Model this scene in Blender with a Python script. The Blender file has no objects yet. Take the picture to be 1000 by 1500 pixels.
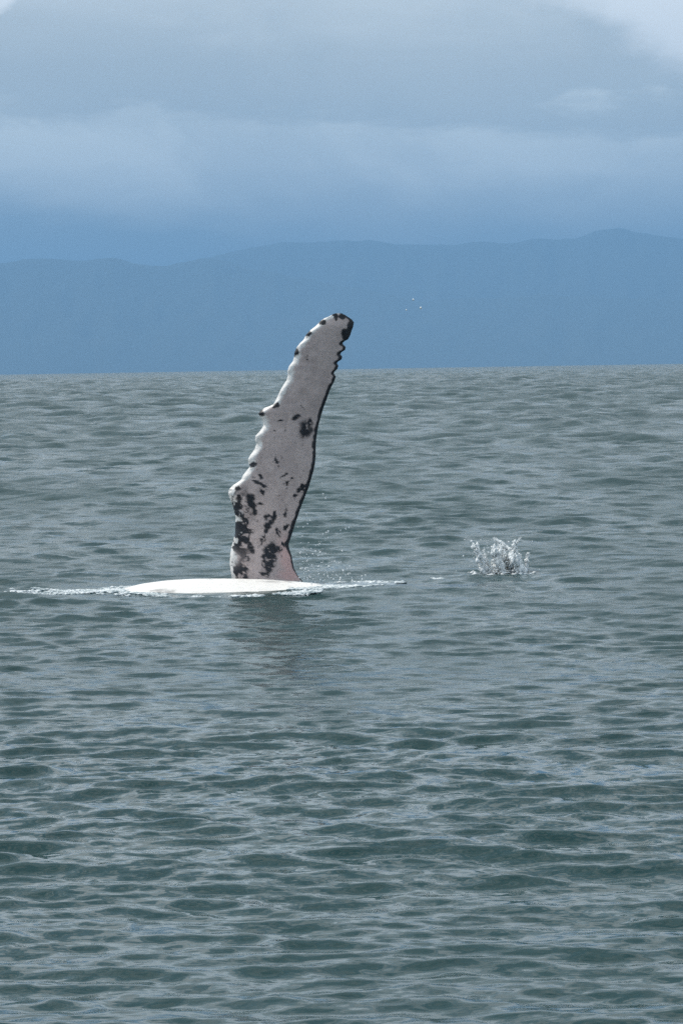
import bpy, bmesh, math, random
import numpy as np
from mathutils import Vector, Matrix

R = math.radians
sc = bpy.context.scene
col = sc.collection
rng = np.random.default_rng(11)
random.seed(5)

# ------------------------------------------------------------------ camera
CAM_H = 3.20                      # eye height above the sea, standing in a small boat
F_PX = 4444.0                     # focal length in pixels of a 1500 px tall frame
cam_d = bpy.data.cameras.new('camera')
cam_d.sensor_fit = 'VERTICAL'
cam_d.sensor_height = 24.0
cam_d.sensor_width = 24.0
cam_d.lens = 24.0 * F_PX / 1500.0
cam_d.clip_start = 0.1
cam_d.clip_end = 300000.0
cam = bpy.data.objects.new('camera', cam_d)
col.objects.link(cam)
ROLL = R(0.917)
PITCH = math.atan(213.4 / F_PX)
cam.matrix_world = (Matrix.Translation((0, 0, CAM_H)) @ Matrix.Rotation(R(90) - PITCH, 4, 'X')
                    @ Matrix.Rotation(-ROLL, 4, 'Z'))
sc.camera = cam

# ------------------------------------------------------------------ sun + sky
SUN_EL, SUN_AZ = R(54), R(-52)    # azimuth clockwise from +Y (view direction); negative = left
sun_dir = Vector((math.sin(SUN_AZ) * math.cos(SUN_EL), math.cos(SUN_AZ) * math.cos(SUN_EL), math.sin(SUN_EL)))
sun_d = bpy.data.lights.new('sun', 'SUN')
sun_d.energy = 3.6
sun_d.angle = R(0.8)
sun_d.color = (1.0, 0.95, 0.88)
sun = bpy.data.objects.new('sun', sun_d)
sun.rotation_euler = (-sun_dir).to_track_quat('-Z', 'Y').to_euler()
sun.location = sun_dir * 100
col.objects.link(sun)

sc.view_settings.view_transform = 'Standard'
sc.view_settings.look = 'None'
sc.view_settings.exposure = 0.0
sc.view_settings.gamma = 1.0
sc.cycles.use_denoising = False                    # a phone picture at full zoom has grain of its own
sc.view_settings.use_curve_mapping = False


class NT:
    """small helper to write node trees"""
    def __init__(self, tree):
        self.t = tree
        tree.nodes.clear()

    def n(self, kind, **kw):
        nd = self.t.nodes.new(kind)
        for k, v in kw.items():
            setattr(nd, k, v)
        return nd

    def l(self, a, b):
        self.t.links.new(a, b)

    def put(self, sock, v):
        if isinstance(v, (int, float)):
            sock.default_value = v
        elif isinstance(v, (tuple, list)):
            sock.default_value = v
        else:
            self.l(v, sock)

    def m(self, op, a, b=0.0, c=0.0, clamp=False):
        nd = self.n('ShaderNodeMath', operation=op)
        nd.use_clamp = clamp
        for i, v in enumerate((a, b, c)):
            self.put(nd.inputs[i], v)
        return nd.outputs[0]

    def step(self, v, lo, hi):
        nd = self.n('ShaderNodeMapRange', interpolation_type='SMOOTHERSTEP')
        self.put(nd.inputs[0], v)
        self.put(nd.inputs[1], lo)
        self.put(nd.inputs[2], hi)
        return nd.outputs[0]

    def noise(self, vec, scale, detail=4.0, rough=0.55, dist=0.0):
        nd = self.n('ShaderNodeTexNoise')
        self.put(nd.inputs['Vector'], vec)
        nd.inputs['Scale'].default_value = scale
        nd.inputs['Detail'].default_value = detail
        nd.inputs['Roughness'].default_value = rough
        nd.inputs['Distortion'].default_value = dist
        return nd

    def mix(self, f, a, b):
        nd = self.n('ShaderNodeMix', data_type='RGBA')
        self.put(nd.inputs[0], f)
        self.put(nd.inputs[6], a)
        self.put(nd.inputs[7], b)
        return nd.outputs[2]

    def comb(self, x, y, z=0.0):
        nd = self.n('ShaderNodeCombineXYZ')
        for i, v in enumerate((x, y, z)):
            self.put(nd.inputs[i], v)
        return nd.outputs[0]


world = bpy.data.worlds.new('World')
sc.world = world
world.use_nodes = True
w = NT(world.node_tree)
out = w.n('ShaderNodeOutputWorld')
bg = w.n('ShaderNodeBackground')
bg.inputs['Strength'].default_value = 0.1
w.l(bg.outputs[0], out.inputs['Surface'])
sky = w.n('ShaderNodeTexSky', sky_type='NISHITA')
sky.sun_disc = False
sky.sun_elevation = SUN_EL
sky.sun_rotation = SUN_AZ
sky.air_density = 1.0
sky.dust_density = 1.5
tc = w.n('ShaderNodeTexCoord')
sep = w.n('ShaderNodeSeparateXYZ')
w.l(tc.outputs['Generated'], sep.inputs[0])
DEG = 180 / math.pi
el = w.m('MULTIPLY', w.m('ARCSINE', sep.outputs[2]), DEG)            # degrees
az = w.m('MULTIPLY', w.m('ARCTAN2', sep.outputs[0], sep.outputs[1]), DEG)
# clouds: long flat layers low down, looser heaps higher up
v_lay = w.comb(w.m('MULTIPLY', az, 0.10), w.m('MULTIPLY', el, 0.62))
n_lay = w.noise(v_lay, 1.0, 6.0, 0.55, 0.4).outputs['Fac']
v_heap = w.comb(w.m('MULTIPLY', az, 0.13), w.m('MULTIPLY', el, 0.21), 3.7)
n_heap = w.noise(v_heap, 1.0, 8.0, 0.6, 0.6).outputs['Fac']
v_fine = w.comb(w.m('MULTIPLY', az, 0.5), w.m('MULTIPLY', el, 1.1), 9.1)
n_fine = w.noise(v_fine, 1.0, 6.0, 0.6).outputs['Fac']
e1 = w.m('ADD', el, w.m('MULTIPLY', w.m('SUBTRACT', n_lay, 0.5), 2.0))
e1 = w.m('ADD', e1, w.m('MULTIPLY', w.m('SUBTRACT', n_fine, 0.5), 1.0))
v_mid = w.comb(w.m('MULTIPLY', az, 0.22), w.m('MULTIPLY', el, 0.75), 5.3)
n_mid = w.noise(v_mid, 1.0, 5.0, 0.6, 0.8).outputs['Fac']
e1 = w.m('ADD', e1, w.m('MULTIPLY', w.m('SUBTRACT', n_mid, 0.5), w.m('MULTIPLY', w.step(el, 2.6, 5.5), 2.2)))
e1 = w.m('ADD', e1, w.m('MULTIPLY', az, 0.045))
ramp = w.n('ShaderNodeValToRGB')
w.l(w.m('DIVIDE', e1, 40.0, clamp=True), ramp.inputs[0])
S = 20.0                                          # ramp colours are held at half, the sky runs at strength 0.1


def rgb(r, g, b, s=1.0):
    return (r * s, g * s, b * s, 1.0)


stops = [(0.0, rgb(.34, .46, .53)), (2.3, rgb(.38, .49, .55)), (2.9, rgb(.85, .93, .93)), (3.6, rgb(1.22, 1.30, 1.26)),
         (4.45, rgb(1.16, 1.24, 1.20)), (4.78, rgb(.78, .85, .83)), (5.6, rgb(.77, .83, .81)), (7.0, rgb(.96, 1.02, 1.0)),
         (9.0, rgb(1.6, 1.76, 1.82)), (12.0, rgb(1.7, 1.88, 1.96)), (17.0, rgb(.50, .63, .69)), (40.0, rgb(.40, .52, .60))]
stops = [(p_, tuple(q_ / 2.0 for q_ in c_[:3]) + (1.0,)) for p_, c_ in stops]
cr = ramp.color_ramp
while len(cr.elements) < len(stops):
    cr.elements.new(0.5)
for e_, (p, c_) in zip(cr.elements, stops):
    e_.position = p / 40.0
for e_, (p, c_) in zip(cr.elements, stops):
    e_.color = c_
layer = ramp.outputs[0]
# grey patches drifting through the deck
grey = w.mix(w.m('MULTIPLY', w.step(n_heap, 0.40, 0.62), 0.4), layer, rgb(.29, .325, .33))
# sunlit heads of cloud towering behind the deck
edge_r = w.m('ADD', w.m('MULTIPLY', w.m('SUBTRACT', az, 3.9), 0.60), w.m('SUBTRACT', el, 6.9))
edge_l = w.m('ADD', w.m('MULTIPLY', w.m('ADD', az, 5.6), -0.9), w.m('SUBTRACT', el, 6.9))
wob = w.m('MULTIPLY', w.m('SUBTRACT', n_fine, 0.5), 1.6)
head = w.m('MAXIMUM', w.step(w.m('ADD', edge_r, wob), -0.55, 0.65), w.step(w.m('ADD', edge_l, wob), 0.0, 0.5))
high = w.m('MULTIPLY', w.step(el, 6.0, 9.0), w.step(w.m('ADD', n_heap, w.m('MULTIPLY', n_fine, 0.3)), 0.60, 0.74))
high = w.m('MULTIPLY', high, 1.0)
inview = w.m('MULTIPLY', w.step(el, 14.0, 9.0), w.step(w.m('ADD', el, wob), 4.5, 5.9))     # they stand above the deck
head = w.m('MAXIMUM', w.m('MULTIPLY', head, inview), high)
cloud = w.mix(w.m('MULTIPLY', head, 0.9), grey, rgb(.66, .68, .68))
cloud10 = w.n('ShaderNodeVectorMath', operation='SCALE')
w.l(cloud, cloud10.inputs[0])
cloud10.inputs['Scale'].default_value = S
gap = w.m('MULTIPLY', w.step(el, 10.0, 22.0), w.step(n_heap, 0.52, 0.38))
final = w.mix(w.m('MULTIPLY', gap, 0.4), cloud10.outputs[0], sky.outputs[0])
w.l(final, bg.inputs['Color'])


# ------------------------------------------------------------------ helpers
def mat(name):
    m_ = bpy.data.materials.new(name)
    m_.use_nodes = True
    t = NT(m_.node_tree)
    o = t.n('ShaderNodeOutputMaterial')
    p = t.n('ShaderNodeBsdfPrincipled')
    t.l(p.outputs[0], o.inputs['Surface'])
    return m_, t, p, o


def mesh_obj(name, verts, faces, material, parent=None, smooth=True):
    me = bpy.data.meshes.new(name)
    verts = np.asarray(verts, dtype=np.float32)
    me.vertices.add(len(verts))
    me.vertices.foreach_set('co', verts.ravel())
    faces = np.asarray(faces, dtype=np.int32)
    k = faces.shape[1]
    me.loops.add(faces.size)
    me.loops.foreach_set('vertex_index', faces.ravel())
    me.polygons.add(len(faces))
    me.polygons.foreach_set('loop_start', np.arange(0, faces.size, k, dtype=np.int32))
    me.polygons.foreach_set('loop_total', np.full(len(faces), k, dtype=np.int32))
    me.update(calc_edges=True)
    me.polygons.foreach_set('use_smooth', np.full(len(faces), smooth))
    me.materials.append(material)
    o = bpy.data.objects.new(name, me)
    col.objects.link(o)
    if parent:
        o.parent = parent
    return o


def tag(o, label=None, category=None, group=None, kind=None):
    for k, v in (('label', label), ('category', category), ('group', group), ('kind', kind)):
        if v:
            o[k] = v
    return o


EARTH = 6371000.0 * 1.13          # with the usual refraction


def sstep(x, a, b):
    t = np.clip((x - a) / (b - a), 0, 1)
    return t * t * (3 - 2 * t)


def vnoise(x, y, seed, octaves=3):
    """value noise for pigment edges and terrain (numpy)"""
    tot = np.zeros_like(x, dtype=np.float64)
    amp, norm = 1.0, 0.0
    for o_ in range(octaves):
        r_ = np.random.default_rng(seed + 17 * o_)
        tab = r_.random((128, 128))
        xi, yi = np.floor(x).astype(int), np.floor(y).astype(int)
        fx, fy = x - xi, y - yi
        fx, fy = fx * fx * (3 - 2 * fx), fy * fy * (3 - 2 * fy)
        a = tab[xi % 128, yi % 128]; b = tab[(xi + 1) % 128, yi % 128]
        c = tab[xi % 128, (yi + 1) % 128]; d = tab[(xi + 1) % 128, (yi + 1) % 128]
        tot += amp * ((a * (1 - fx) + b * fx) * (1 - fy) + (c * (1 - fx) + d * fx) * fy)
        norm += amp
        amp *= 0.5
        x, y = x * 2.03 + 7.1, y * 2.03 + 3.3
    return tot / norm


# ------------------------------------------------------------------ the sea
WX, WY = -1.165, 45.0             # root of the flipper: where the whale lies


def make_waves():
    W = []
    bands = [(24.0, 8.0, 14, 0.042, 30), (8.0, 2.6, 26, 0.013, 24), (2.6, 0.9, 46, 0.0108, 21), (0.9, 0.28, 64, 0.0104, 22)]
    for hi, lo, n, rms, spread in bands:
        a = rms * math.sqrt(2.0 / n)
        for i in range(n):
            lam = math.exp(rng.uniform(math.log(lo), math.log(hi)))
            th = R(-98 + rng.normal(0, spread))     # travelling towards the boat
            k = 2 * math.pi / lam
            W.append((k, math.cos(th), math.sin(th), a * rng.uniform(0.6, 1.35), rng.uniform(0, 6.283), lam))
    for i in range(34):
        lam = math.exp(rng.uniform(math.log(0.12), math.log(0.28)))
        th = R(-98 + rng.normal(0, 30)); k = 2 * math.pi / lam
        W.append((k, math.cos(th), math.sin(th), 0.0026 * math.sqrt(2.0 / 34) * rng.uniform(.6, 1.35), rng.uniform(0, 6.283), lam))
    F_ = []                         # rough water far out: longer waves of the same steepness, where the mesh can no longer carry chop
    for hi, lo, slope in ((1.7, 0.8, .085), (3.5, 1.7, .10), (7.0, 3.5, .115), (14.0, 7.0, .085), (28.0, 14.0, .045), (56.0, 28.0, .025)):
        for i in range(15):
            lam = math.exp(rng.uniform(math.log(lo), math.log(hi)))
            th = R(-98 + rng.normal(0, 46)); k = 2 * math.pi / lam
            F_.append((k, math.cos(th), math.sin(th), slope / k * math.sqrt(2.0 / 15) * rng.uniform(.6, 1.3), rng.uniform(0, 6.283), lam))
    return W, F_


WAVES, FAR_WAVES = make_waves()


def calm(x, y):
    """the whale's bulk flattens the chop around it"""
    d = np.sqrt(((x - WX + 0.6) / 2.6) ** 2 + ((y - WY + 0.9) / 1.5) ** 2)
    return 0.30 + 0.70 * sstep(d, 0.7, 1.15)


def sea_displace(x, y, spacing=None, choppy=0.8, lost=None):
    z = np.zeros_like(x); dx = np.zeros_like(x); dy = np.zeros_like(x)
    # gusts: chop is stronger in some patches than in others
    gust = 0.68 + 0.68 * vnoise(x * 0.21 + 40, y * 0.13 + 11, 3, 2)
    fine = None if spacing is None else np.nonzero(spacing < 0.14)[0]
    for k, cx, cy, a, ph, lam in WAVES:
        if lam < 0.28:                            # ripples only where the mesh is fine enough
            if spacing is None:
                continue
            wgt = a * sstep(lam / spacing[fine], 2.0, 4.0) * gust[fine] ** 2
            if lost is not None:
                lost[fine] += 0.5 * (k * np.maximum(a - wgt, 0)) ** 2
            p = k * (cx * x[fine] + cy * y[fine]) + ph
            z[fine] += wgt * np.cos(p)
            continue
        p = k * (cx * x + cy * y) + ph
        wgt = a if spacing is None else a * sstep(lam / spacing, 2.0, 4.5)
        if lost is not None:
            lost += 0.5 * (k * (a - wgt)) ** 2
        if lam < 2.6:
            wgt = wgt * gust
        s, c = np.sin(p), np.cos(p)
        z += wgt * c
        dx -= choppy * wgt * cx * s
        dy -= choppy * wgt * cy * s
    if spacing is not None:
        far = np.nonzero((spacing > 0.05) & (y > 28) & (np.abs(x) < 0.7 * y))[0]
        xf, yf, sf = x[far], y[far], spacing[far]
        for k, cx, cy, a, ph, lam in FAR_WAVES:
            ratio = lam / sf
            wgt = a * sstep(yf, 28, 55) * sstep(ratio, 2.2, 4.5) * (1 - sstep(ratio, 14.0, 34.0))
            use = np.nonzero(wgt)[0]
            p = k * (cx * xf[use] + cy * yf[use]) + ph
            s, c = np.sin(p), np.cos(p)
            wg = wgt[use]; fu = far[use]
            z[fu] += wg * c
            dx[fu] -= choppy * wg * cx * s
            dy[fu] -= choppy * wg * cy * s
    q = calm(x, y)
    return dx * q, dy * q, z * q


def water_z(x, y):
    x = np.atleast_1d(np.asarray(x, dtype=np.float64)); y = np.atleast_1d(np.asarray(y, dtype=np.float64))
    px, py = x.copy(), y.copy()
    for _ in range(3):
        dx, dy, z = sea_displace(px, py)
        px, py = x - dx, y - dy
    return z


def build_sea():
    th = [0.0]
    while th[-1] < 0.145: th.append(th[-1] + 0.00105)
    while th[-1] < 0.27: th.append(th[-1] + 0.0021)
    while th[-1] < 0.55: th.append(th[-1] + 0.010)
    while th[-1] < math.pi - 0.06: th.append(th[-1] + 0.1)
    th = np.array([-t for t in th[::-1][:-1]] + th)
    rr = [0.5]
    while rr[-1] < 9: rr.append(rr[-1] + 0.25)
    while rr[-1] < 120: rr.append(rr[-1] * 1.0021)
    while rr[-1] < 1200: rr.append(rr[-1] * 1.0030)
    while rr[-1] < 7000: rr.append(rr[-1] * 1.007)
    while rr[-1] < 36000: rr.append(rr[-1] * 1.03)
    rr = np.array(rr)
    T, Q = np.meshgrid(th, rr)
    x, y = Q * np.sin(T), Q * np.cos(T)
    dth = np.gradient(th)
    space = np.maximum(Q * dth[None, :] * 1.0, np.gradient(rr)[:, None] * 0.75)
    lost = np.zeros(x.size)
    dx, dy, z = sea_displace(x.ravel(), y.ravel(), space.ravel(), lost=lost)
    X = np.stack([x.ravel() + dx, y.ravel() + dy, z - (Q.ravel() ** 2) / (2 * EARTH)], 1)
    nr, nc = T.shape
    i = np.arange(nr - 1)[:, None]; j = np.arange(nc)[None, :]
    j2 = (j + 1) % nc
    F = np.stack([(i * nc + j), (i * nc + j2), ((i + 1) * nc + j2), ((i + 1) * nc + j)], -1).reshape(-1, 4)[:, ::-1]
    return X, F, np.sqrt(lost)


m_sea, t, p, o = mat('sea_water')
p.inputs['Base Color'].default_value = (0.022, 0.050, 0.050, 1)
p.inputs['Roughness'].default_value = 0.06
p.inputs['IOR'].default_value = 1.333
geo = t.n('ShaderNodeNewGeometry')
pos = geo.outputs['Position']
# ripples too small for the mesh tilt the surface normal
acc = geo.outputs['Normal']
stretch = t.n('ShaderNodeVectorMath', operation='MULTIPLY')      # ripples run along the crests
t.l(pos, stretch.inputs[0]); stretch.inputs[1].default_value = (0.45, 1.0, 0.6)
pos_r = stretch.outputs[0]
for scale, amt in ((3.2, 0.26), (8.0, 0.34), (24.0, 0.26)):
    nz = t.noise(pos_r, scale, 1.0, 0.5, 0.3)
    v = t.n('ShaderNodeVectorMath', operation='SUBTRACT')
    t.l(nz.outputs['Color'], v.inputs[0]); v.inputs[1].default_value = (0.5, 0.5, 0.5)
    v2 = t.n('ShaderNodeVectorMath', operation='MULTIPLY')
    t.l(v.outputs[0], v2.inputs[0]); v2.inputs[1].default_value = (amt, amt, 0.0)
    v3 = t.n('ShaderNodeVectorMath', operation='ADD')
    t.l(acc, v3.inputs[0]); t.l(v2.outputs[0], v3.inputs[1])
    acc = v3.outputs[0]
# chop that is finer than the distant part of the mesh acts as roughness
ua = t.n('ShaderNodeAttribute', attribute_name='unresolved_slope')
cst = t.n('ShaderNodeVectorMath', operation='MULTIPLY')
t.l(pos, cst.inputs[0]); cst.inputs[1].default_value = (0.30, 0.085, 0.0)
cat = t.noise(cst.outputs[0], 1.0, 4.0, 0.65)                     # cat's paws: patches of rougher and smoother water
cat_f = t.m('ADD', 0.35, t.m('MULTIPLY', t.step(cat.outputs['Fac'], 0.30, 0.70), 1.4))
alpha = t.m('ADD', 0.0036, t.m('MULTIPLY', t.m('MULTIPLY', ua.outputs['Fac'], 0.60), cat_f))
t.l(t.m('MINIMUM', t.m('SQRT', alpha), 0.6), p.inputs['Roughness'])
for scale, amt in ((0.9, 1.1), (2.4, 1.1)):
    nz = t.noise(pos_r, scale, 2.0, 0.6, 0.2)
    v = t.n('ShaderNodeVectorMath', operation='SUBTRACT')
    t.l(nz.outputs['Color'], v.inputs[0]); v.inputs[1].default_value = (0.5, 0.5, 0.5)
    v2 = t.n('ShaderNodeVectorMath', operation='MULTIPLY')
    t.l(v.outputs[0], v2.inputs[0]); v2.inputs[1].default_value = (amt, amt, 0.0)
    v4 = t.n('ShaderNodeVectorMath', operation='SCALE')
    t.l(v2.outputs[0], v4.inputs[0]); t.l(ua.outputs['Fac'], v4.inputs['Scale'])
    v3 = t.n('ShaderNodeVectorMath', operation='ADD')
    t.l(acc, v3.inputs[0]); t.l(v4.outputs[0], v3.inputs[1])
    acc = v3.outputs[0]
nrm = t.n('ShaderNodeVectorMath', operation='NORMALIZE')
t.l(acc, nrm.inputs[0])
t.l(nrm.outputs[0], p.inputs['Normal'])
# murky green body colour drifting in broad patches
nb = t.noise(pos, 0.09, 3.0)
t.l(t.mix(nb.outputs['Fac'], rgb(.012, .038, .041), rgb(.010, .040, .039)), p.inputs['Base Color'])

X, F, LOST = build_sea()
sea = mesh_obj('water', X, F, m_sea)
la = sea.data.attributes.new('unresolved_slope', 'FLOAT', 'POINT')
la.data.foreach_set('value', LOST.astype(np.float32))
tag(sea, 'choppy grey-green sea surface reaching the horizon', 'sea', kind='structure')

# ------------------------------------------------------------------ mountains far across the water
m_mt, t, p, o = mat('forest_slope')
geo = t.n('ShaderNodeNewGeometry')
nz = t.noise(geo.outputs['Position'], 0.0016, 8.0, 0.65)
t.l(t.mix(nz.outputs['Fac'], rgb(.030, .050, .026), rgb(.070, .085, .050)), p.inputs['Base Color'])
p.inputs['Roughness'].default_value = 0.9


def mountain_range(name, dist, crest, seed, depth, label):
    """crest: (azimuth degrees, elevation degrees) of the skyline; a height field over azimuth x distance"""
    az_ = np.radians(np.linspace(-16, 16, 520))
    vv = np.linspace(-1, 1, 61)
    A, V = np.meshgrid(az_, vv)
    rad = dist + V * depth
    ca, ce = np.radians([c_[0] for c_ in crest]), np.radians([c_[1] for c_ in crest])
    top = np.interp(A, ca, ce)
    top = top + np.radians(0.13) * (vnoise(np.degrees(A) * 1.9 + 50, A * 0 + 3.0, seed, 5) - 0.5)
    hgt = dist * np.tan(top) + dist ** 2 / (2 * EARTH)
    shape = np.clip(1 - np.abs(V), 0, 1) ** 0.9
    nzv = vnoise(np.degrees(A) * 2.6 + 9, V * 5 + 20, seed + 5, 5)
    side = np.abs(V) ** 0.6
    z = hgt * shape * (1 - 0.45 * side * nzv) - rad ** 2 / (2 * EARTH) - 3
    P = np.stack([rad * np.sin(A), rad * np.cos(A), z], -1).reshape(-1, 3)
    nr, nc = A.shape
    i = np.arange(nr - 1)[:, None]; j = np.arange(nc - 1)[None, :]
    Fm = np.stack([i * nc + j, i * nc + j + 1, (i + 1) * nc + j + 1, (i + 1) * nc + j], -1).reshape(-1, 4)[:, ::-1]
    ob = mesh_obj(name, P, Fm, m_mt)
    tag(ob, label, 'mountains', kind='structure')
    return ob


def skyline(pts):
    r_ = []
    for px, py in pts:
        hx, hy = px - 500, (541 - 0.016 * (px - 500)) - py
        r_.append((math.degrees(math.atan(hx / F_PX)), math.degrees(math.atan((hy - 4.4) / F_PX))))
    return r_


mountain_range('mountain_range', 29000.0,
               skyline([(-900, 420), (-300, 395), (0, 384), (60, 378), (120, 381), (180, 381), (250, 389), (300, 378), (360, 388),
                        (480, 415), (620, 440), (800, 430), (1000, 440), (1900, 470)]), 21, 3500.0,
               'low forested coastal ridge fading blue in the haze')
mountain_range('mountain_range', 33500.0,
               skyline([(-900, 400), (0, 410), (200, 398), (290, 382), (340, 370), (420, 356), (540, 352), (640, 358), (720, 356),
                        (850, 350), (878, 340), (910, 335), (945, 343), (1000, 350), (1300, 365), (1900, 400)]), 33, 4200.0,
               'higher hazy mountain range with a small peak, behind the coastal ridge')

# ------------------------------------------------------------------ haze
HAZE_TOP, HB = 1660.0, 60000.0
bm = bmesh.new()
bmesh.ops.create_cube(bm, size=1.0)
zlo = -HB ** 2 / (2 * EARTH) * 0.62
for v_ in bm.verts:
    v_.co = (v_.co.x * 2 * HB, v_.co.y * 2 * HB, HAZE_TOP if v_.co.z > 0 else zlo)
me = bpy.data.meshes.new('haze'); bm.to_mesh(me); bm.free()
m_hz = bpy.data.materials.new('haze_air'); m_hz.use_nodes = True
t = NT(m_hz.node_tree)
o = t.n('ShaderNodeOutputMaterial')
pv = t.n('ShaderNodeVolumePrincipled')
pv.inputs['Color'].default_value = (0.28, 0.55, 0.91, 1)
pv.inputs['Density'].default_value = 7.2e-5
pv.inputs['Anisotropy'].default_value = 0.0
t.l(pv.outputs[0], o.inputs['Volume'])
me.materials.append(m_hz)
hz = bpy.data.objects.new('haze', me); col.objects.link(hz)
tag(hz, 'blue haze of humid air over the sea', 'haze', kind='stuff')

# ------------------------------------------------------------------ the whale
PXM = 98.75                       # photo pixels per metre at the whale
CR, SR = math.cos(ROLL), math.sin(ROLL)


def loc(px, py):
    """outline measured on the photograph -> metres, x along the water and z up from the flipper's root"""
    dx, dy = px - 390.0, py - 855.0
    return ((dx * CR - dy * SR) / PXM, (-dx * SR - dy * CR) / PXM)


LEAD = [(497.6, 459), (491, 460.5), (485.6, 464), (479, 466.5), (473, 470), (469, 475), (464, 479.6), (458, 484), (452, 490), (448, 498), (442, 504),
        (437.5, 510), (434.4, 517), (434, 524), (432, 530), (426.5, 537), (424.5, 544), (425, 551), (423, 557.6), (418, 565), (413.5, 573), (410.5, 580), (407.5, 586),
        (404, 592.5), (398, 595.5), (392, 597.5), (386, 601), (381.5, 606), (384.5, 611.6), (388.5, 617), (389.3, 624), (384, 632), (377.6, 639),
        (377, 646), (379, 651), (376, 659), (370, 667), (366.8, 673), (367.4, 679), (369.5, 684), (364.5, 690), (359, 697), (356.8, 703), (352, 706.5),
        (345, 711), (339, 717), (337.6, 723), (339.5, 730), (343, 738), (346, 748), (348.5, 760), (347.8, 770), (347.5, 782), (345, 792), (342, 803),
        (340.5, 812), (339.6, 827), (341, 838), (343, 850), (346, 866), (350, 890), (356, 930)]
TRAIL = [(502, 459.2), (508, 461.5), (512, 464), (518, 468), (521.6, 472.4), (520.5, 479), (518, 485.6), (516, 492), (513, 497.6), (507.5, 500.5), (505, 503), (506, 505.5),
         (509.6, 508.5), (508.8, 513), (503.5, 516.5), (501.6, 519.5), (504.6, 523), (503.6, 527), (498, 530.5), (496.8, 533), (499, 536.5), (497.4, 541), (493, 545), (492.2, 548), (495.2, 552), (494, 556), (491.8, 561), (488.6, 567),
         (485.6, 574), (481.5, 586), (477, 598), (473.4, 610), (470, 622), (468, 633), (466.4, 644), (465.6, 655), (465.6, 668), (464.6, 680), (462, 692), (458.4, 704), (454.8, 716),
         (450, 728), (445.4, 740), (441, 752), (436.5, 765), (432.4, 778), (428.6, 790), (425.8, 798), (427.2, 806), (430, 814), (431.8, 824), (434, 834), (439, 844), (446, 852), (458, 866), (474, 890), (490, 930)]
LEAD = np.array([loc(*q) for q in LEAD]); TRAIL = np.array([loc(*q) for q in TRAIL])
NR, NU = 440, 66


def fin_mesh():
    ztop = min(LEAD[0, 1], TRAIL[0, 1]) - 0.001
    zbot = -0.62
    s = np.linspace(0, 1, NR)
    z = ztop + (zbot - ztop) * (s ** 1.12)
    xl = np.interp(-z, -LEAD[:, 1], LEAD[:, 0])
    xr = np.interp(-z, -TRAIL[:, 1], TRAIL[:, 0])
    chord = xr - xl
    # smoothed chord sets the thickness, so that bumps in the outline do not ring across the blade
    ker = np.hanning(41); ker /= ker.sum()
    cs = np.convolve(np.pad(chord, 20, mode='edge'), ker, mode='valid')
    h = z / ztop
    thick = cs * (0.24 - 0.06 * np.clip(h, 0, 1)) * sstep(ztop - z, -0.02, 0.22) + 0.02
    thick = thick * (1 + 0.35 * sstep(-z, -0.45, 0.2))
    # knobs on the leading edge
    knob = np.zeros(NR)
    for py, sz in ((463, 4), (471, 4.5), (488, 5), (505, 6), (517, 5), (538, 8), (572, 9), (590, 5), (605, 6), (637, 8), (670, 9), (684, 4), (700, 9), (723, 9),
                   (752, 9), (785, 10), (815, 11), (838, 8)):
        knob += np.exp(-((z - loc(400, py)[1]) / (sz / PXM)) ** 2)
    u = 0.5 - 0.5 * np.cos(np.linspace(0, math.pi, NU))
    nose = 0.15
    prof = 0.5 * np.where(u < nose, np.sqrt(np.clip(1 - (1 - u / nose) ** 2, 0, 1)), (1 - np.clip((u - nose) / (1 - nose), 0, 1) ** 1.7) ** 0.8)
    sm = lambda q: np.convolve(np.pad(q, 20, mode='edge'), ker, mode='valid')
    xls, xrs = sm(xl), sm(xr)
    rows = []
    for sgn, idx in ((-1, range(NU)), (1, range(NU - 2, 0, -1))):
        for i in idx:
            uu = u[i]
            le = np.exp(-(uu / 0.10) ** 2)
            y = sgn * (prof[i] * thick * (1 + 0.55 * le * (knob - 0.35)))
            x = xls + uu * (xrs - xls) + (xl - xls) * math.exp(-(uu / 0.11) ** 2) + (xr - xrs) * math.exp(-((1 - uu) / 0.07) ** 2)
            # gentle camber and twist along the blade, tip bending away
            y = y + 0.10 * (uu - 0.4) * chord * (0.4 + h) - 0.05 * np.sin(uu * math.pi) * chord + 0.16 * np.clip(h, 0, 1) ** 2 + 0.03
            n_ = vnoise(x * 9 + 30, z * 9 + 30 + 50 * (sgn > 0), 77, 3) - 0.5
            env = np.minimum(1, prof[i] * 2.2)
            y = y + sgn * 0.022 * n_ * env
            rows.append(np.stack([x, y, z], 1))
    G = np.array(rows)               # ring, row, 3
    nu = G.shape[0]
    V = G.transpose(1, 0, 2).reshape(-1, 3)
    i = np.arange(NR - 1)[:, None]; j = np.arange(nu)[None, :]
    j2 = (j + 1) % nu
    Fq = np.stack([i * nu + j, (i + 1) * nu + j, (i + 1) * nu + j2, i * nu + j2], -1).reshape(-1, 4)
    return V, Fq, nu


def quick_mesh(name, V, faces):
    me = bpy.data.meshes.new(name)
    me.from_pydata([tuple(map(float, v)) for v in V], [], faces)
    me.validate(); me.update()
    b = bmesh.new(); b.from_mesh(me)
    bmesh.ops.recalc_face_normals(b, faces=b.faces)
    b.to_mesh(me); b.free()
    return me


V, Fq, nu = fin_mesh()
ff = [tuple(int(a) for a in q) for q in Fq]
ff.append(tuple(range(nu))); ff.append(tuple(range((NR - 1) * nu, NR * nu))[::-1])
fin_me = quick_mesh('fin', V, ff)

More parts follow.
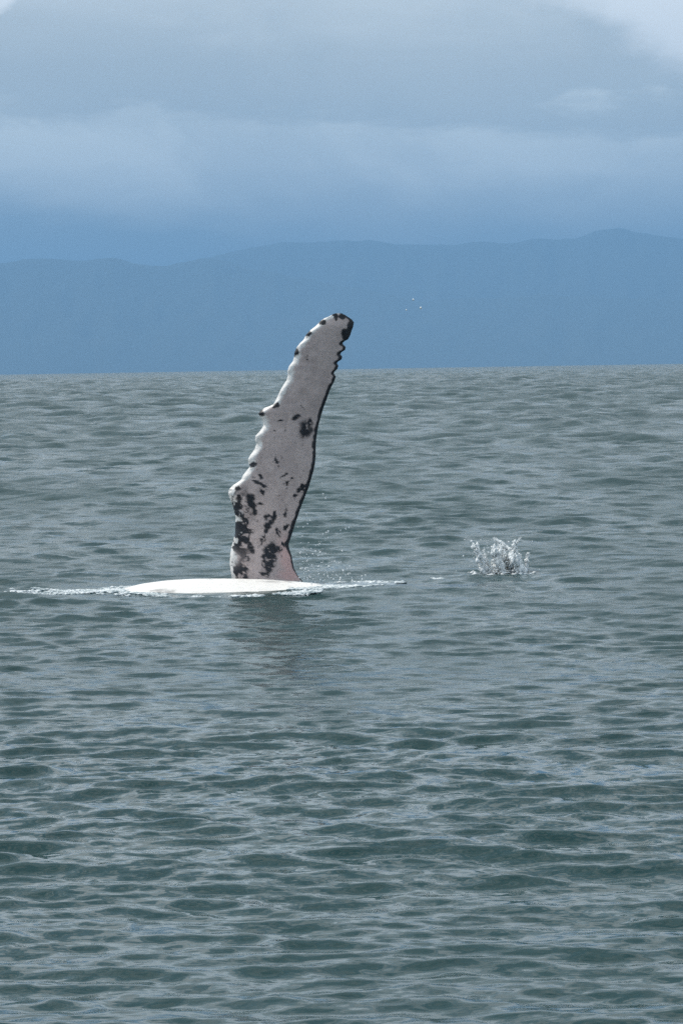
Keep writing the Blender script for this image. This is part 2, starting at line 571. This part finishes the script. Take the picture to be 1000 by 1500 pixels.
# trunk lying on its back just under the surface, belly breaking it
TOPZ = [(-5.4, -1.9), (-4.8, -1.0), (-4.0, -.52), (-3.2, -.26), (-2.6, -.11), (-2.2, -.03), (-2.0, .015), (-1.75, .07), (-1.4, .110), (-1.0, .125), (-.5, .12), (0, .10),
        (.4, .07), (.75, .035), (1.05, .004), (1.4, -.05), (2.0, -.17), (3.0, -.42), (4.5, -.75), (6.0, -1.05), (7.6, -1.3), (8.4, -1.5)]
HALFW = [(-5.4, .15), (-4.8, .62), (-4.0, 1.05), (-3.0, 1.35), (-1.5, 1.52), (0, 1.55), (1.5, 1.42), (3, 1.15), (4.5, .82), (6, .5), (7.6, .28), (8.4, .2)]
BY = -0.95


def body_mesh():
    xs = np.concatenate([np.linspace(-5.4, -2.6, 22), np.linspace(-2.5, 1.5, 110), np.linspace(1.6, 8.4, 40)])
    a = np.linspace(0, 2 * math.pi, 120, endpoint=False)
    tz = np.interp(xs, *zip(*TOPZ)); hw = np.interp(xs, *zip(*HALFW))
    ker = np.hanning(7); ker /= ker.sum()
    tz = np.convolve(np.pad(tz, 3, mode='edge'), ker, mode='valid'); hw = np.convolve(np.pad(hw, 3, mode='edge'), ker, mode='valid')
    hh = hw * 0.78
    e = 2 / 2.5
    ca, sa = np.cos(a), np.sin(a)
    cy = np.sign(ca) * np.abs(ca) ** e; cz = np.sign(sa) * np.abs(sa) ** e
    rows = []
    for x, tt, w_, h_ in zip(xs, tz, hw, hh):
        groove = 0.013 * np.cos(a * 46) * (sa > 0.2)
        rows.append(np.stack([np.full_like(a, x), BY + w_ * cy, tt - h_ + (h_ + groove) * cz], 1))
    G = np.array(rows); nr, nc = G.shape[:2]
    Vb = G.reshape(-1, 3)
    fb = []
    for i in range(nr - 1):
        for j in range(nc):
            j2 = (j + 1) % nc
            fb.append((i * nc + j, i * nc + j2, (i + 1) * nc + j2, (i + 1) * nc + j))
    fb.append(tuple(range(nc))[::-1]); fb.append(tuple(range((nr - 1) * nc, nr * nc)))
    return Vb, fb


Vb, fb = body_mesh()
body_me = quick_mesh('trunk', Vb, fb)
fo = bpy.data.objects.new('fin_tmp', fin_me); col.objects.link(fo)
wo = bpy.data.objects.new('whale', body_me); col.objects.link(wo)
bo = wo.modifiers.new('union', 'BOOLEAN'); bo.operation = 'UNION'; bo.solver = 'EXACT'; bo.object = fo
dg = bpy.context.evaluated_depsgraph_get()
whale_me = bpy.data.meshes.new_from_object(wo.evaluated_get(dg))
wo.modifiers.clear(); wo.data = whale_me
bpy.data.objects.remove(fo)
whale_me.name = 'whale'
print('whale verts', len(whale_me.vertices))
whale_me.polygons.foreach_set('use_smooth', np.ones(len(whale_me.polygons), dtype=bool))

# pigment: white skin with black blotches and a painted sunlit edge, stored per vertex
n_v = len(whale_me.vertices)
co = np.empty(n_v * 3, dtype=np.float32); whale_me.vertices.foreach_get('co', co); co = co.reshape(-1, 3).astype(np.float64)
nm = np.empty(n_v * 3, dtype=np.float32); whale_me.vertices.foreach_get('normal', nm); nm = nm.reshape(-1, 3)
x, y, z = co.T
px = 390 + (x * CR - z * SR) * PXM           # back to outline units
py = 855 - (x * SR + z * CR) * PXM
xl = np.interp(-z, -LEAD[:, 1], LEAD[:, 0]); xr = np.interp(-z, -TRAIL[:, 1], TRAIL[:, 0])
dl, dr = (x - xl) * PXM, (xr - x) * PXM       # distance to leading / trailing edge
wx = (vnoise(px / 5 + 40, py / 5 + 40, 5, 4) - 0.5) * 15
wy = (vnoise(px / 5 + 90, py / 5 + 10, 6, 4) - 0.5) * 15
stip = vnoise(px / 3.0 + 12, py / 4.0 + 33, 91, 3)
dark = np.zeros(n_v); pink = np.zeros(n_v)


def blot(cx, cy, rx, ry, ang=0.0, k=1.0, soft=0.2, warp=0.55, arr=None):
    a = R(ang)
    ex, ey = px + wx * warp - cx, py + wy * warp - cy
    u_, v_ = ex * math.cos(a) + ey * math.sin(a), -ex * math.sin(a) + ey * math.cos(a)
    d = np.sqrt((u_ / rx) ** 2 + (v_ / ry) ** 2)
    val = 1 - sstep(d, 1 - soft, 1 + soft)
    if k < 0.95:                              # broken, stippled pigment
        val = val * (0.25 + 0.75 * sstep(stip, 0.72 - 0.6 * k, 0.84 - 0.6 * k))
    tgt = dark if arr is None else arr
    np.maximum(tgt, val, out=tgt)


front = nm[:, 1] < 0.35
# tip and trailing margin
edge_w = np.interp(py, [455, 462, 470, 500, 515, 560, 600, 700, 790, 800, 815, 850], [0, 3.0, 5, 6, 5, 4.4, 4.6, 4.6, 5.4, 6, 2.5, 1.5])
ew = edge_w * (0.72 + 0.75 * vnoise(py / 5.0 + 3, py * 0 + 2, 8, 2))
dark = np.maximum(dark, (1 - sstep(dr, ew * 0.75, ew * 1.15)) * (z > -0.05))
blot(511, 491, 7.5, 10, 15, 1, .25)
blot(517, 477, 5, 10, 20, 1, .25)
for a in [(475, 472, 6, 4.8), (495, 464, 5, 5), (507, 463, 7, 4.5), (454.5, 489, 6, 4.8), (436.5, 516, 5, 9, 15), (408, 595.5, 4.6, 4), (384.5, 605.5, 7, 6),
          (437, 611.6, 6.5, 3.6, -25), (413.6, 616, 5, 1.8, 0, .6), (406, 631, 1.6, 2.2), (421, 631, 1.8, 2.6, 0, .7), (446, 596, 2, 4, 0, .4), (452, 526, 2, 3, 0, .35),
          (375.6, 681, 4.4, 4), (385, 698, 2.6, 5, -30), (383.7, 708, 11, 3, 28), (389, 720.5, 2.6, 4.5, -30), (409, 677, 1.6, 8, -18, .8), (421, 695.5, 7, 2.1, -28, .9),
          (432, 699.6, 2, 2.6), (424, 711.5, 1.9, 6, 5, .9), (446, 715.5, 9.5, 4.2, -42, .9), (436, 727, 3.2, 2, -20, .8), (371.6, 735, 7, 12, -15), (385, 738, 5.5, 2.4, 0), (376, 749, 2.4, 6, -20),
          (404.6, 757, 3.6, 8.5, 8), (394.7, 772, 5, 9, 12), (396, 762, 7, 9, 0, .5), (391, 787, 3, 6, 0, .7), (385, 796, 2.4, 7, 8, .7), (422, 773, 6, 4.6, -40, .65), (411, 781, 3.4, 7, -15, .6),
          (422, 750, 2.8, 9, 0, .45), (418, 798, 3, 4, 0, .6), (398, 816, 11, 24, 12, .72), (392, 838, 9, 8, 0, .5), (410, 806, 6, 7, 0, .5),
          (350, 728, 6.5, 10, 10), (347, 742, 6, 8), (360, 757, 8, 5, 20), (366, 766, 5, 5), (355, 776, 9, 9), (352, 795, 7, 8), (364, 788, 6, 10), (371, 803, 5, 8, -20), (349, 805, 8, 3, 10),
          (366, 818, 4, 5), (346, 843, 5, 10), (356, 832, 8, 2.8, 15), (359, 846, 7, 5), (364, 835, 3.5, 7, -10), (352, 715, 4, 4)]:
    blot(*a)
blot(451, 629, 9.5, 14, 8, .72, .45); blot(458, 620, 4, 6, 0, .85); blot(446, 634, 4, 5, 0, .8)
# mottled leading edge low down
mot = vnoise(px / 9 + 5, py / 8 + 60, 12, 3)
zone = sstep(py, 706, 726) * (1 - sstep(dl + wx, 16, 36)) * (z > -0.1)
dark = np.maximum(dark, zone * sstep(mot, 0.42, 0.50))
# punch pale holes back into the big dark areas
dark *= 1 - zone * sstep(vnoise(px / 7 + 45, py / 9 + 31, 19, 3), 0.57, 0.64) * 0.9
dark *= 1 - 0.85 * np.exp(-(((px - 349) / 8) ** 2 + ((py - 818) / 9) ** 2))
# fine scars and speckles over the blade
fleck = vnoise(px / 3.2 + 20, py / 4.6 + 70, 41, 2)
dark = np.maximum(dark, 0.55 * sstep(fleck, 0.78, 0.86) * sstep(py, 560, 700) * (z > -0.05))
grime = vnoise(px / 16 + 8, py / 22 + 4, 51, 4)
# pink skin at the root
blot(424, 822, 10, 30, -8, 1, .7, .5, pink); blot(430, 843, 17, 9, 0, 1, .6, .5, pink)
# back of the flipper is mostly black with white patches
back = (nm[:, 1] > 0.45) & (z > 0.25)
dark = np.where(back, np.maximum(dark, sstep(vnoise(px / 26 + 3, py / 26 + 8, 61, 4), 0.38, 0.50)), dark)
# trunk: white belly, black flanks
body = z < 0.22
on_body = (y < -0.28) | (z < -0.12) | (x < -0.62) | (x > 0.75)
flank = sstep(np.abs(y - BY), 1.05, 1.35) + sstep(x, 1.3, 2.4)
bdark = np.clip(flank + 0.5 * sstep(vnoise(x * 2 + 40, y * 3 + 40, 71, 4), .62, .7), 0, 1)
dark = np.where(on_body & body, np.where(y < 0.05, bdark, np.maximum(bdark, dark * 0)), dark)
pink = np.where(on_body & body, 0, pink) * (nm[:, 1] < 0.6)
white = np.array([0.505, 0.418, 0.402]); black = np.array([0.018, 0.019, 0.024]); rose = np.array([0.60, 0.38, 0.36]); greyer = np.array([0.385, 0.315, 0.305])
white_b = np.array([0.82, 0.80, 0.77])
g = (sstep(grime, 0.42, 0.66) * 0.55 + 0.25 * sstep(dr, 40, 4) * sstep(py, 660, 500))[:, None]  # greyer in random patches and towards the upper trailing edge
c = white * (1 - g) + greyer * g
lit_rim = (1 - sstep(dl + wx * 0.6, 5, 13))[:, None]       # sunlit leading edge, its brightness painted into the skin colour
c = c * (1 - lit_rim) + np.array([0.80, 0.78, 0.76]) * lit_rim
c = np.where((on_body & body)[:, None], white_b, c)
c = c * (1 - pink[:, None] * 0.8) + rose * pink[:, None] * 0.8
c = c * (1 - dark[:, None]) + black * dark[:, None]
att = whale_me.color_attributes.new('pigment', 'FLOAT_COLOR', 'POINT')
att.data.foreach_set('color', np.concatenate([c, np.ones((n_v, 1))], 1).astype(np.float32).ravel())

m_wh, t, p, o = mat('whale_skin')
at = t.n('ShaderNodeVertexColor', layer_name='pigment')
tcw = t.n('ShaderNodeTexCoord')
nz = t.noise(tcw.outputs['Object'], 14.0, 5.0, 0.6)
nz2 = t.noise(tcw.outputs['Object'], 60.0, 3.0, 0.6)
f = t.m('ADD', t.m('MULTIPLY', t.m('SUBTRACT', nz.outputs['Fac'], 0.5), 0.34), t.m('ADD', 1.0, t.m('MULTIPLY', t.m('SUBTRACT', nz2.outputs['Fac'], 0.5), 0.22)))
sc_ = t.n('ShaderNodeVectorMath', operation='SCALE')
t.l(at.outputs['Color'], sc_.inputs[0]); t.l(f, sc_.inputs['Scale'])
t.l(sc_.outputs[0], p.inputs['Base Color'])
p.inputs['Roughness'].default_value = 0.42
p.inputs['IOR'].default_value = 1.38
bmp = t.n('ShaderNodeBump'); bmp.inputs['Strength'].default_value = 0.5; bmp.inputs['Distance'].default_value = 0.01
t.l(nz.outputs['Fac'], bmp.inputs['Height']); t.l(bmp.outputs[0], p.inputs['Normal'])
whale_me.materials.clear(); whale_me.materials.append(m_wh)
for pl in whale_me.polygons:
    pl.material_index = 0
wo.location = (WX, WY, 0.0)
tag(wo, 'whale lying on its side, raising one long white flipper with black blotches and knobbly edge', 'whale')

# ------------------------------------------------------------------ foam, splash and spray
m_fm, t, p, o = mat('white_water')
p.inputs['Base Color'].default_value = (0.86, 0.89, 0.90, 1)
p.inputs['Roughness'].default_value = 0.75
p.inputs['IOR'].default_value = 1.33
tl = t.n('ShaderNodeBsdfTranslucent'); tl.inputs['Color'].default_value = (0.92, 0.95, 0.96, 1)
mx = t.n('ShaderNodeMixShader'); mx.inputs[0].default_value = 0.10
t.l(p.outputs[0], mx.inputs[1]); t.l(tl.outputs[0], mx.inputs[2]); t.l(mx.outputs[0], o.inputs['Surface'])
m_th, t, p, o = mat('thin_foam')
tcf = t.n('ShaderNodeTexCoord')
nf = t.noise(tcf.outputs['Object'], 5.0, 5.0, 0.65)
t.l(t.mix(t.step(nf.outputs['Fac'], 0.35, 0.65), rgb(.34, .41, .43), rgb(.74, .78, .80)), p.inputs['Base Color'])
p.inputs['Roughness'].default_value = 0.5

ICO_V = []
bm = bmesh.new(); bmesh.ops.create_icosphere(bm, subdivisions=1, radius=1.0)
bm.verts.ensure_lookup_table()
ICO_V = np.array([v_.co[:] for v_ in bm.verts]); ICO_F = np.array([[v_.index for v_ in f_.verts] for f_ in bm.faces])
bm.free()


def blobs(name, P, S3, material, jitter=0.25):
    """irregular drops: P centres, S3 radii per axis"""
    P = np.asarray(P); S3 = np.asarray(S3); n = len(P)
    J = 1 + jitter * rng.normal(0, 1, (n, len(ICO_V), 1))
    Vv = P[:, None, :] + ICO_V[None] * S3[:, None, :] * J
    Fv = ICO_F[None] + (np.arange(n) * len(ICO_V))[:, None, None]
    return mesh_obj(name, Vv.reshape(-1, 3), Fv.reshape(-1, 3), material)


def ground_pt(px, py, h=0.0):
    """where the sight line through a measured point meets the sea (only used to take positions off the photograph)"""
    dx, dy = px - 500.0, py - 541.0
    xx = dx * CR - dy * SR; dn = dx * SR + dy * CR + 4.4
    d = (CAM_H - h) * F_PX / dn
    return xx / F_PX * d, d


def foam_streak(name, pts, n, seed, label, rad=(0.005, 0.022), width=0.14, clump=3.0):
    """pts: polyline of world x,y with local strength"""
    r_ = np.random.default_rng(seed)
    pts = np.array(pts, dtype=float)
    s = r_.random(n) ** 1.0
    seg = np.linspace(0, 1, len(pts))
    X_ = np.interp(s, seg, pts[:, 0]); Y_ = np.interp(s, seg, pts[:, 1]); W_ = np.interp(s, seg, pts[:, 2])
    Y_ = Y_ + np.clip(r_.normal(0, 1, n), -1.7, 1.7) * W_ * width * 4
    X_ = X_ + r_.normal(0, 1, n) * 0.06
    keep = vnoise(X_ * clump + 30, Y_ * clump * 0.8 + 10, seed, 3) > 0.52 - 0.12 * W_
    X_, Y_, W_ = X_[keep], Y_[keep], W_[keep]
    Z_ = water_z(X_, Y_)
    rr_ = rad[0] + (rad[1] - rad[0]) * r_.random(len(X_)) ** 3
    P = np.stack([X_, Y_, Z_ + rr_ * 0.2], 1)
    S3 = np.stack([rr_ * 2.2, rr_ * 2.6, rr_ * 0.75], 1)
    ob = blobs(name, P, S3, m_th)
    tag(ob, label, 'foam', kind='stuff')
    return ob


def gp(px, py, w_):
    a = ground_pt(px, py); return (a[0], a[1], w_)


foam_streak('foam', [gp(22, 869, .3), gp(60, 869, .35), gp(110, 868, .5), gp(150, 867, .5), gp(190, 867, .8)], 5200, 101,
            'pale foam streak trailing from the pointed end of the white belly')
foam_streak('foam', [gp(430, 862, .5), gp(470, 860, .7), gp(500, 859, .7), gp(540, 858, .5), gp(575, 857, .3), gp(650, 852, .25)], 9500, 102,
            'white foam churning beside the flipper root on the splash side')
foam_streak('foam', [gp(185, 870, .5), gp(260, 873, .5), gp(340, 874, .5), gp(420, 870, .5), gp(470, 866, .5)], 3600, 103,
            'thin line of foam along the waterline of the white belly', width=0.05)


def splash():
    """water thrown up by something that fell in: leaning ragged jets, sheets between them and loose drops"""
    r_ = np.random.default_rng(8)
    bx, by = ground_pt(740, 843)
    P, S3 = [], []
    k = PXM * WY / by                          # pixels per metre there
    def at(px_, py_):
        return bx + (px_ - 740) / k, (843 - py_) / k
    jets = [((716, 846), (709, 818), (699, 797), .040), ((737, 843), (731, 815), (727, 803), .045), ((770, 844), (757, 824), (752, 812), .055),
            ((757, 826), (757, 808), (757, 793), .030), ((748, 830), (740, 812), (735, 801), .040), ((734, 842), (733, 833), (728, 824), .035),
            ((775, 836), (776, 822), (778, 812), .022), ((762, 842), (768, 830), (764, 815), .030), ((724, 845), (716, 828), (712, 803), .020),
            ((748, 806), (738, 795), (728, 790), .022), ((757, 800), (762, 793), (766, 788), .014), ((716, 846), (706, 832), (702, 815), .015)]
    for a, b, c_, rad in jets:
        n = int(70 + rad * 4200)
        s = r_.random(n)
        q = ((1 - s) ** 2)[:, None] * np.array(at(*a)) + (2 * s * (1 - s))[:, None] * np.array(at(*b)) + (s ** 2)[:, None] * np.array(at(*c_))
        rr_ = rad * (0.28 + 0.75 * r_.random(n) ** 2) * (1.15 - 0.6 * s)
        q += r_.normal(0, 1, (n, 2)) * rad * 0.55
        dep = r_.normal(0, 1, n) * rad * 1.2 + (a[0] % 7 - 3) * 0.04
        P.append(np.stack([q[:, 0], by + dep, q[:, 1]], 1))
        S3.append(np.stack([rr_, rr_, rr_ * r_.uniform(1.0, 2.0, n)], 1))
    # fine mist around the jets
    n = 2200
    bz = np.abs(r_.normal(0, 22, n))
    xx, zz = at(736 - 0.25 * bz + r_.normal(0, 16, n) * (0.6 + 0.4 * bz / 24), 846 - bz)
    keep = vnoise(xx * 9 + 30, zz * 9 + 5, 14, 3) > 0.47
    P.append(np.stack([xx, by + r_.normal(0, .14, n), np.maximum(zz, 0.0)], 1)[keep]); rr_ = 0.003 + 0.006 * r_.random(n) ** 2
    S3.append(np.stack([rr_, rr_, rr_ * 1.5], 1)[keep])
    # filmy sheet between the main jets
    n = 420
    u_, v_ = r_.random(n), r_.random(n)
    xx, zz = at(738 + 24 * u_, 838 - 34 * v_)
    keep = vnoise(u_ * 5 + 3, v_ * 5 + 9, 4, 2) > 0.52
    P.append(np.stack([xx, np.full(n, by) + r_.normal(0, .05, n), zz], 1)[keep]); rr_ = 0.010 + 0.016 * r_.random(n) ** 2
    S3.append(np.stack([rr_, rr_, rr_ * 1.3], 1)[keep])
    # loose drops
    n = 130
    xx, zz = at(738 + r_.normal(0, 22, n), 845 - np.abs(r_.normal(0, 26, n)))
    P.append(np.stack([xx, by + r_.normal(0, .2, n), np.maximum(zz, 0.0)], 1)); rr_ = 0.004 + 0.012 * r_.random(n) ** 3
    S3.append(np.stack([rr_, rr_, rr_ * 1.2], 1))
    # boil at its foot
    n = 110
    xx, zz = at(742 + r_.normal(0, 20, n), 843 + 0 * r_.random(n))
    yy = by + r_.normal(0, .35, n)
    rr_ = 0.008 + 0.020 * r_.random(n) ** 2
    P.append(np.stack([xx, yy, water_z(xx, yy)], 1)); S3.append(np.stack([rr_ * 2, rr_ * 2.4, rr_ * .8], 1))
    ob = blobs('splash', np.concatenate(P), np.concatenate(S3), m_fm)
    tag(ob, 'white splash of water thrown up in ragged jets from the open sea', 'splash', kind='stuff')


splash()


def spray():
    r_ = np.random.default_rng(31)
    P, S3 = [], []
    n = 260
    d = np.abs(r_.normal(0, 45, n)); hgt = np.abs(r_.normal(0, 42, n)) * np.exp(-d / 80)
    xx = (442 + d - 390) / PXM; zz = 0.02 + hgt / PXM
    P.append(np.stack([WX + xx, WY - 0.3 + r_.normal(0, .35, n), zz], 1)); rr_ = 0.004 + 0.012 * r_.random(n) ** 3
    S3.append(np.stack([rr_, rr_, rr_ * 1.2], 1))
    for cx, cy in ((456, 838), (500, 852), (530, 853), (478, 720), (480, 778), (509, 772)):
        k = 4
        q = np.array(loc(cx, cy)) + r_.normal(0, .035, (k, 2)) * (1, 1.5)
        P.append(np.stack([WX + q[:, 0], np.full(k, WY - 0.35), q[:, 1]], 1)); rr_ = 0.006 + 0.010 * r_.random(k)
        S3.append(np.stack([rr_, rr_, rr_ * 1.4], 1))
    ob = blobs('spray', np.concatenate(P), np.concatenate(S3), m_fm)
    tag(ob, 'fine spray of drops flying off the root of the flipper', 'spray', kind='stuff')


spray()
for cx, cy, rad, lab in ((608, 440, .015, 'topmost of three water drops flung into the air beside the flipper tip'),
                         (598, 455, .012, 'airborne water drop nearest the flipper tip, smallest of three'),
                         (619, 452, .016, 'airborne water drop farthest from the flipper tip, largest of three')):
    q = loc(cx, cy)
    ob = blobs('water_drop', [(0, 0, 0)], [(rad, rad, rad * 1.3)], m_fm, 0.12)
    ob.location = (WX + q[0], WY, q[1])
    tag(ob, lab, 'drop', 'flung drops beside the flipper tip')
